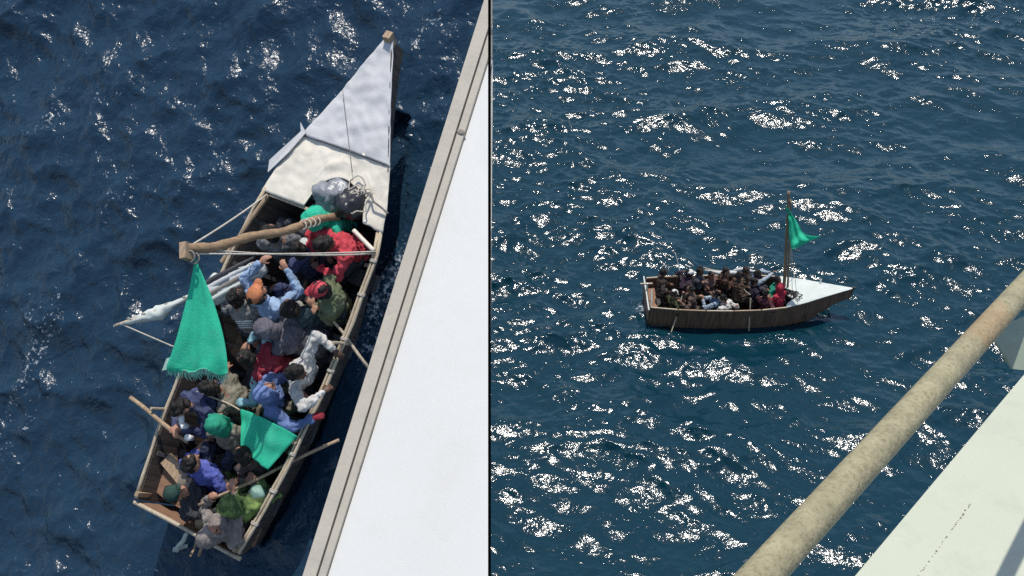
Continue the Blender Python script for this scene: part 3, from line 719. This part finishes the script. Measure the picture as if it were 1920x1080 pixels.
part('sail_roll', *bundle([(2.5, .70, .98), (2.8, .66, 1.06), (3.1, .6, 1.0)], [.03, .06, .03], 7, .5), SAILC, s2, True)
coil((4.02, -.30, .87), .10, 40, 5, FB, 'dark tangled rope heap on the white deck by the mast', m=mat('black rope', (.04, .04, .04), .9, .3), r=.013, flat=.8)
lump((3.98, -.30, .85), (.13, .14, .07), 11, BLACKP, 'plastic_bag', 'black bag under the rope heap on the white deck', 'bag', FB, .4)
solo('rope', *tube(spline([(2.6, .0, 1.0), (2.8, -.12, .80), (3.1, -.2, .74), (3.5, -.2, .76)], 6), .014, 6), ROPE, FB, 'pale rope drooping between the people in the side-on boat', 'rope', None, True)

# ------------------------------------------------------------------ water
def ocean(N, Lt, seed, wind, rms, k_lo, k_hi, spread=4, chop=.6, power=3.6):
    rg = np.random.default_rng(seed)
    k = 2 * np.pi * np.fft.fftfreq(N, Lt / N); kx, ky = np.meshgrid(k, k, indexing='ij'); kk = np.hypot(kx, ky); kk[0, 0] = 1
    c = (kx * math.cos(wind) + ky * math.sin(wind)) / kk
    P = kk ** -power * np.exp(-(k_lo / kk) ** 2) * np.exp(-(kk / k_hi) ** 2) * (np.abs(c) ** spread + .10)
    P[0, 0] = 0
    h = (rg.normal(size=(N, N)) + 1j * rg.normal(size=(N, N))) * np.sqrt(P)
    H = np.real(np.fft.ifft2(h)); sx = np.real(np.fft.ifft2(1j * kx * h)); sy = np.real(np.fft.ifft2(1j * ky * h))
    s = rms / math.sqrt((sx ** 2 + sy ** 2).mean() / 2)
    dx = np.real(np.fft.ifft2(-1j * kx / kk * h)); dy = np.real(np.fft.ifft2(-1j * ky / kk * h))
    return H * s, -chop * s * dx, -chop * s * dy

def water_mat(name, deep, rough, b1, s1, b2, s2, ior=1.34):
    m = bpy.data.materials.new(name); m.use_nodes = True; t = m.node_tree; b = t.nodes['Principled BSDF']
    b.inputs['Base Color'].default_value = (*deep, 1); b.inputs['Roughness'].default_value = rough; b.inputs['IOR'].default_value = ior
    tc = t.nodes.new('ShaderNodeTexCoord'); prev = None
    for st, sc in ((b1, s1), (b2, s2)):
        n = t.nodes.new('ShaderNodeTexNoise'); n.inputs['Scale'].default_value = sc; n.inputs['Detail'].default_value = 3; n.inputs['Distortion'].default_value = .6
        t.links.new(tc.outputs['Object'], n.inputs[0])
        bp = t.nodes.new('ShaderNodeBump'); bp.inputs['Strength'].default_value = 1.0; bp.inputs['Distance'].default_value = st
        t.links.new(n.outputs[0], bp.inputs['Height'])
        if prev is not None: t.links.new(prev.outputs[0], bp.inputs['Normal'])
        prev = bp
    t.links.new(prev.outputs[0], b.inputs['Normal'])
    return m

def sea(name, F, x0, x1, y0, y1, res, field, m, keep=None, hull=None, fade=1.0, ring=None, foam_glint=None):
    H, DX, DY = field; N = H.shape[0]
    nx, ny = int((x1 - x0) / res) + 1, int((y1 - y0) / res) + 1
    X, Y = np.meshgrid(x0 + res * np.arange(nx), y0 + res * np.arange(ny), indexing='ij')
    ii = np.arange(nx) % N; jj = np.arange(ny) % N
    h = H[np.ix_(ii, jj)].copy(); dx = DX[np.ix_(ii, jj)].copy(); dy = DY[np.ix_(ii, jj)].copy()
    e = np.minimum(np.minimum(X - x0, X[-1, 0] - X), np.minimum(Y - y0, Y[0, -1] - Y)) / fade
    e = np.clip(e, 0, 1); h *= e; dx *= e; dy *= e
    if hull is not None:
        bx, by = X - hull[0], Y - hull[1]
        gw_ = np.interp(bx, [a for a, _ in GW], [b for _, b in GW])
        ins = (bx > .02) & (bx < 5.4) & (np.abs(by) < gw_ * .84 - .06)
        near = np.clip((np.abs(by) - gw_) / 1.0, 0, 1); near[(bx < -1) | (bx > 6.6)] = 1
        h = h * (.55 + .45 * near)
        h[ins] = -.22; dx[ins] = 0; dy[ins] = 0
    V = np.stack([X + dx, Y + dy, h], -1).reshape(-1, 3)
    idx = np.arange(nx * ny).reshape(nx, ny)
    Q = np.stack([idx[:-1, :-1], idx[1:, :-1], idx[1:, 1:], idx[:-1, 1:]], -1).reshape(-1, 4)
    if keep is not None:
        cx, cy = X[:-1, :-1].ravel(), Y[:-1, :-1].ravel(); Q = Q[keep(cx, cy)]
    if ring:
        n0 = len(V); xa, xb, ya, yb = X[0, 0], X[-1, 0], Y[0, 0], Y[0, -1]
        V = np.vstack([V, [(xa, ya, 0), (xb, ya, 0), (xb, yb, 0), (xa, yb, 0), (-ring, -ring, 0), (ring, -ring, 0), (ring, ring, 0), (-ring, ring, 0)]])
        Q = np.vstack([Q, [(n0 + i, n0 + 4 + i, n0 + 4 + (i + 1) % 4, n0 + (i + 1) % 4) for i in range(4)]])
    me = bpy.data.meshes.new(name)
    me.vertices.add(len(V)); me.vertices.foreach_set('co', V.ravel())
    me.loops.add(len(Q) * 4); me.loops.foreach_set('vertex_index', Q.ravel().astype(np.int32))
    me.polygons.add(len(Q)); me.polygons.foreach_set('loop_start', np.arange(len(Q), dtype=np.int32) * 4)
    me.update(calc_edges=True); me.validate()
    if foam_glint is not None:
        fo = foam_glint[np.ix_(ii, jj)].ravel(); fo = np.concatenate([fo, np.zeros(len(V) - len(fo))]).astype(np.float32)
        at = me.attributes.new('crest', 'FLOAT', 'POINT'); at.data.foreach_set('value', fo)
    me.materials.append(m); me.shade_smooth()
    o = bpy.data.objects.new(name, me); link(o); o.matrix_world = F; o['kind'] = 'structure'
    return o

WA = water_mat('deep blue water', (.012, .034, .062), .20, .045, 3.5, .022, 11)
def add_foam_glints(m, k=.05, lo=1.26, hi=1.38, fine=20, amt=.7):
    # white flecks: painted sun glints on the left sea, wash by the right hull
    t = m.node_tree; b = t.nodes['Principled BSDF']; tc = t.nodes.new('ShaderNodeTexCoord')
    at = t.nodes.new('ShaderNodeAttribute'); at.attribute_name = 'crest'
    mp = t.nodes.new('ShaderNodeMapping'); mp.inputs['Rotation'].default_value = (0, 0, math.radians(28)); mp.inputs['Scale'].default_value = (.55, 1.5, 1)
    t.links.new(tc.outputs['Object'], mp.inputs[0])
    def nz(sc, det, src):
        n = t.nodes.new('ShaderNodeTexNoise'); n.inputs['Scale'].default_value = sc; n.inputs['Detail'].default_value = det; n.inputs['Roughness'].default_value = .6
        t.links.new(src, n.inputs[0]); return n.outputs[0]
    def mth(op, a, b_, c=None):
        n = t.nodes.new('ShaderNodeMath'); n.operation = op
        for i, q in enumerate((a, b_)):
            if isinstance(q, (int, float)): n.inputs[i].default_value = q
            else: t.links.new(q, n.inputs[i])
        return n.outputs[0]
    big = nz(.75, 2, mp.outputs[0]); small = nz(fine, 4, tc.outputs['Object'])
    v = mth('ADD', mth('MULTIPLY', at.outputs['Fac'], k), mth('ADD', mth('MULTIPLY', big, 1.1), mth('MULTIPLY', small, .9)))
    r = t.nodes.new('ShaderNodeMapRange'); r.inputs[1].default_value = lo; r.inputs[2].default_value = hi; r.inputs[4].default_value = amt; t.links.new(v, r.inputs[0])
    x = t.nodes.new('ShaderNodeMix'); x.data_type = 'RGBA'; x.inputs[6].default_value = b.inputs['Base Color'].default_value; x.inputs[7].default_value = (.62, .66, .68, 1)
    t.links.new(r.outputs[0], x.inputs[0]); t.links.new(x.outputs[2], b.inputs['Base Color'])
add_foam_glints(WA)  # sun glints painted as white flecks into the water colour
WB = water_mat('teal blue water', (.002, .025, .039), .11, .036, 2.8, .012, 13, 1.42)
add_foam_glints(WB, .16, 1.0, 1.2, 9, .7)
resA = 16.0 / 448
fa1 = ocean(448, 16.0, 11, math.radians(62), .13, 1.4, 12, 4, .9)
fa2 = ocean(448, 16.0, 17, math.radians(-20), .22, 5.0, 45, .5, .5)
fa = tuple(a + b for a, b in zip(fa1, fa2))
GLINTSRC = (fa1[0] - fa1[0].mean()) / fa1[0].std()
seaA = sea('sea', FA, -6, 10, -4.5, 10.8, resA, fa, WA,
           keep=lambda x, y: (y > -.32 + (x - 7.39) * (2.42 / 7.15)), hull=(0, 0), foam_glint=GLINTSRC)
seaA['label'] = 'deep blue rippled sea round the boat seen from above'
resB = 40.0 / 768
fb1 = ocean(768, 40.0, 5, math.radians(83), .135, .8, 6, 2, .9, 3.6)
fb2 = ocean(768, 40.0, 8, math.radians(82), .148, 3.2, 32, 2.0, .6, 3.4)
gust = ocean(768, 40.0, 21, .5, 1, .25, .9, .5, 0)[0]; gust = np.clip(1 + .38 * gust / gust.std(), .35, 1.9)
fb = (fb1[0] + fb2[0] * gust, fb1[1] + fb2[1] * gust, fb1[2] + fb2[2] * gust)
_x, _y = np.meshgrid(-6.0 + resB * np.arange(768), 11.0 + resB * np.arange(768), indexing='ij')
_bx, _by = _x - 3.859, _y - 24.455
_dist = np.maximum(np.maximum(np.abs(_by) - np.interp(_bx, [a for a, _ in GW], [b for _, b in GW]) * .8, -_bx), _bx - 4.6)
WASH = (3.2 * np.exp(-np.abs(_dist) / .35) + 1.6 * np.exp(-((_bx + .7) / .9) ** 2 - (_by / .8) ** 2) - 3.4)
seaB = sea('sea', Matrix.Identity(4), -6.0, 26.0, 11.0, 51.0, resB, fb, WB, hull=(3.859, 24.455), ring=3000, foam_glint=WASH)
seaB['label'] = 'glittering teal sea round the side-on boat'

# ------------------------------------------------------------------ the ship's rail and side at the middle (near boat's frame)
CAPM = mat('beige painted cap', (.53, .475, .39), .6, .05, 8, .1, 60, dirt=(.42, .385, .33), dirt_amt=.6, dscale=9)
GROV = mat('dirty groove', (.27, .24, .20), .8, .3, 20)
PANW = mat('white painted plate', (.78, .77, .73), .5, .03, 3, .05, 8, dirt=(.70, .68, .63), dirt_amt=.4, dscale=6)
st = thing('ship_bulwark', 'white ship bulwark with a beige capping rail along the boat seen from above', 'bulwark', FA, (3.1, -5.0, 8.3))
def lerp(a, b, t): return tuple(np.array(a) * (1 - t) + np.array(b) * t)
e0, e1 = (4.09, -4.86), (2.07, -5.08)
def along(t, off):   # t along the rail (0 top of the photo, 1 bottom), off metres inboard
    d = unit(np.array(e1) - np.array(e0)); n = np.array([d[1], -d[0]]); n = n if n[1] < 0 else -n
    p = np.array(e0) + (np.array(e1) - np.array(e0)) * t + n * off
    return p
sA, sB = np.array((4.20, -4.828)), np.array((2.25, -5.698))
def seam_t(o):      # where the rail meets the upright dividing board
    a, b = along(0, o), along(1, o); d, e = b - a, sB - sA
    return ((sA[0] - a[0]) * e[1] - (sA[1] - a[1]) * e[0]) / (d[0] * e[1] - d[1] * e[0])
def strip(name, o0, o1, z0, z1, m, t0=-.02, t1=1.12):
    V = []
    for t in (None, t1):
        for o, z in ((o0, z0), (o1, z0), (o1, z1), (o0, z1)):
            p = along(seam_t(o) if t is None else t, o); V.append((p[0], p[1], z))
    return part(name, V, [(0, 1, 2, 3), (7, 6, 5, 4), (0, 4, 5, 1), (1, 5, 6, 2), (2, 6, 7, 3), (3, 7, 4, 0)], m, st)
strip('cap_board', 0, .046, 8.26, 8.30, CAPM)
strip('groove', .047, .0515, 8.26, 8.288, GROV)
strip('cap_board', .0525, .078, 8.26, 8.297, CAPM)
sA, sB = np.array((4.20, -4.828)), np.array((2.25, -5.698))
pa, pb = along(seam_t(.080), .080), along(1.14, .080)
sq = lambda t: sA + (sB - sA) * t
s0, s1 = pa + (sB - sA) * .02, sq(1.05)
V = [(pa[0], pa[1], 8.285), (pb[0], pb[1], 8.285), (s1[0], s1[1], 8.285), (s0[0], s0[1], 8.285)]
tt_ = np.array((s0 - pa)); 
if tt_[1] > 0:   # the plate starts where the cap leaves the seam
    V = V
V2 = [(x, y + (.016 if i > 1 else 0), z - .03) for i, (x, y, z) in enumerate(V)]
part('white_plate', V + V2, [(0, 1, 2, 3), (7, 6, 5, 4), (0, 4, 5, 1), (1, 5, 6, 2), (2, 6, 7, 3), (3, 7, 4, 0)], PANW, st)
p = along(.235, .066)
part('rust_spot', *ellipsoid((p[0], p[1], 8.298), ((1, 0, 0), (0, 1, 0), (0, 0, 1)), (.010, .018, .004), 10, 6), GROV, st)

# ------------------------------------------------------------------ the ship's pipe rail, bracket and plate on the right
PIPE = mat('weathered cream pipe', (.32, .285, .175), .45, .25, 14, .5, 60, dirt=(.13, .10, .04), dirt_amt=.6, dscale=95)
_t = PIPE.node_tree; _b = _t.nodes['Principled BSDF']; _src = _b.inputs['Base Color'].links[0].from_socket
_tc = _t.nodes.new('ShaderNodeTexCoord'); _d = _t.nodes.new('ShaderNodeVectorMath'); _d.operation = 'DISTANCE'; _d.inputs[1].default_value = (.83, 1.02, -.30)
_n = _t.nodes.new('ShaderNodeTexNoise'); _n.inputs['Scale'].default_value = 22; _n.inputs['Detail'].default_value = 7
_t.links.new(_tc.outputs['Object'], _d.inputs[0]); _t.links.new(_tc.outputs['Object'], _n.inputs[0])
_m = _t.nodes.new('ShaderNodeMapRange'); _m.inputs[1].default_value = .30; _m.inputs[2].default_value = .02; _t.links.new(_d.outputs['Value'], _m.inputs[0])
_a = _t.nodes.new('ShaderNodeMath'); _a.operation = 'ADD'; _t.links.new(_m.outputs[0], _a.inputs[0]); _t.links.new(_n.outputs[0], _a.inputs[1])
_r = _t.nodes.new('ShaderNodeMapRange'); _r.inputs[1].default_value = .95; _r.inputs[2].default_value = 1.25; _r.inputs[4].default_value = .30; _t.links.new(_a.outputs[0], _r.inputs[0])
_x = _t.nodes.new('ShaderNodeMix'); _x.data_type = 'RGBA'; _x.inputs[7].default_value = (.36, .16, .055, 1)
_t.links.new(_r.outputs[0], _x.inputs[0]); _t.links.new(_src, _x.inputs[6]); _t.links.new(_x.outputs[2], _b.inputs['Base Color'])
rt = thing('pipe_rail', 'weathered cream pipe handrail running diagonally with rusty flecks', 'handrail', Matrix.Identity(4), (.44, 1.22, 18.4))
pp0, pp1 = np.array((.442, 1.22, 18.398)), np.array((1.486, 2.519, 18.022)); dd = pp1 - pp0
part('pipe', *tube([pp0 + dd * t for t in np.linspace(-.35, 4.5, 24)], .0355, 28), PIPE, rt, True)
pt = thing('deck_plate', 'pale mint white ship plate below the pipe handrail', 'ship plate', Matrix.Identity(4), (2.0, 3.2, 16.0))
MINT = mat('mint white paint', (.46, .48, .375), .5, .03, 2, .05, 10, dirt=(.38, .40, .32), dirt_amt=.6, dscale=3)
V = [(8.3, 10.29, 16.0), (1.25, 2.76, 16.0), (1.9, 1.5, 16.0), (10.5, 8.5, 16.0)]
part('plate_sheet', V + [(x, y, z - .02) for x, y, z in V], [(0, 1, 2, 3), (7, 6, 5, 4), (0, 4, 5, 1), (1, 5, 6, 2), (2, 6, 7, 3), (3, 7, 4, 0)], MINT, pt)
ck = []
for i in range(46):
    t = i / 45; a = np.array((2.168, 3.462, 16.0)) * (1 - t) + np.array((1.758, 3.0, 16.0)) * t
    if rnd.random() < .72:
        a += [rnd.uniform(-.003, .003), rnd.uniform(-.003, .003), .0015]; s = rnd.uniform(.0025, .0075)
        ck.append(box(a, (s, s * rnd.uniform(.6, 1.5), .002), rnd.uniform(0, 1.5)))
c_ = part('cracked_seam', *cat(*ck), mat('dark crack', (.18, .16, .12), .8, .3), pt); c_['kind'] = 'stuff'
br = thing('rail_bracket', 'grey green bracket plate behind the upper end of the pipe handrail', 'bracket', Matrix.Identity(4), (1.5, 2.45, 17.9))
V = np.array([(1.433, 2.464, 17.875), (1.46, 2.491, 17.91), (1.60, 2.53, 17.96), (1.60, 2.41, 17.80), (1.484, 2.413, 17.81)])
n_ = unit(np.cross(V[1] - V[0], V[4] - V[0])) * .02
part('gusset', list(V) + list(V + n_), [(0, 1, 2, 3, 4), (9, 8, 7, 6, 5)] + [(i, i + 5, (i + 1) % 5 + 5, (i + 1) % 5) for i in range(5)], mat('grey green paint', (.36, .42, .32), .5, .08, 8, dirt=(.30, .24, .15), dirt_amt=.5), br)

# black board that divides the two halves of the place
V = [(-.0655, 3.00, 18.96), (-.0655, 1.70, 17.30), (-.0577, 1.70, 17.30), (-.0577, 3.00, 18.96)]
cdir = np.array([0, .788, -.616]) * .22 + np.array([-.0046, 0, 0])
V2 = [np.array(v) + cdir for v in V]
solo('divider_board', V + V2, [(3, 2, 1, 0), (4, 5, 6, 7), (0, 1, 5, 4), (1, 2, 6, 5), (2, 3, 7, 6), (3, 0, 4, 7)], mat('matt black', (.002, .002, .002), .9, .1, spec=0), Matrix.Identity(4), 'thin black upright board dividing the two halves', 'divider')
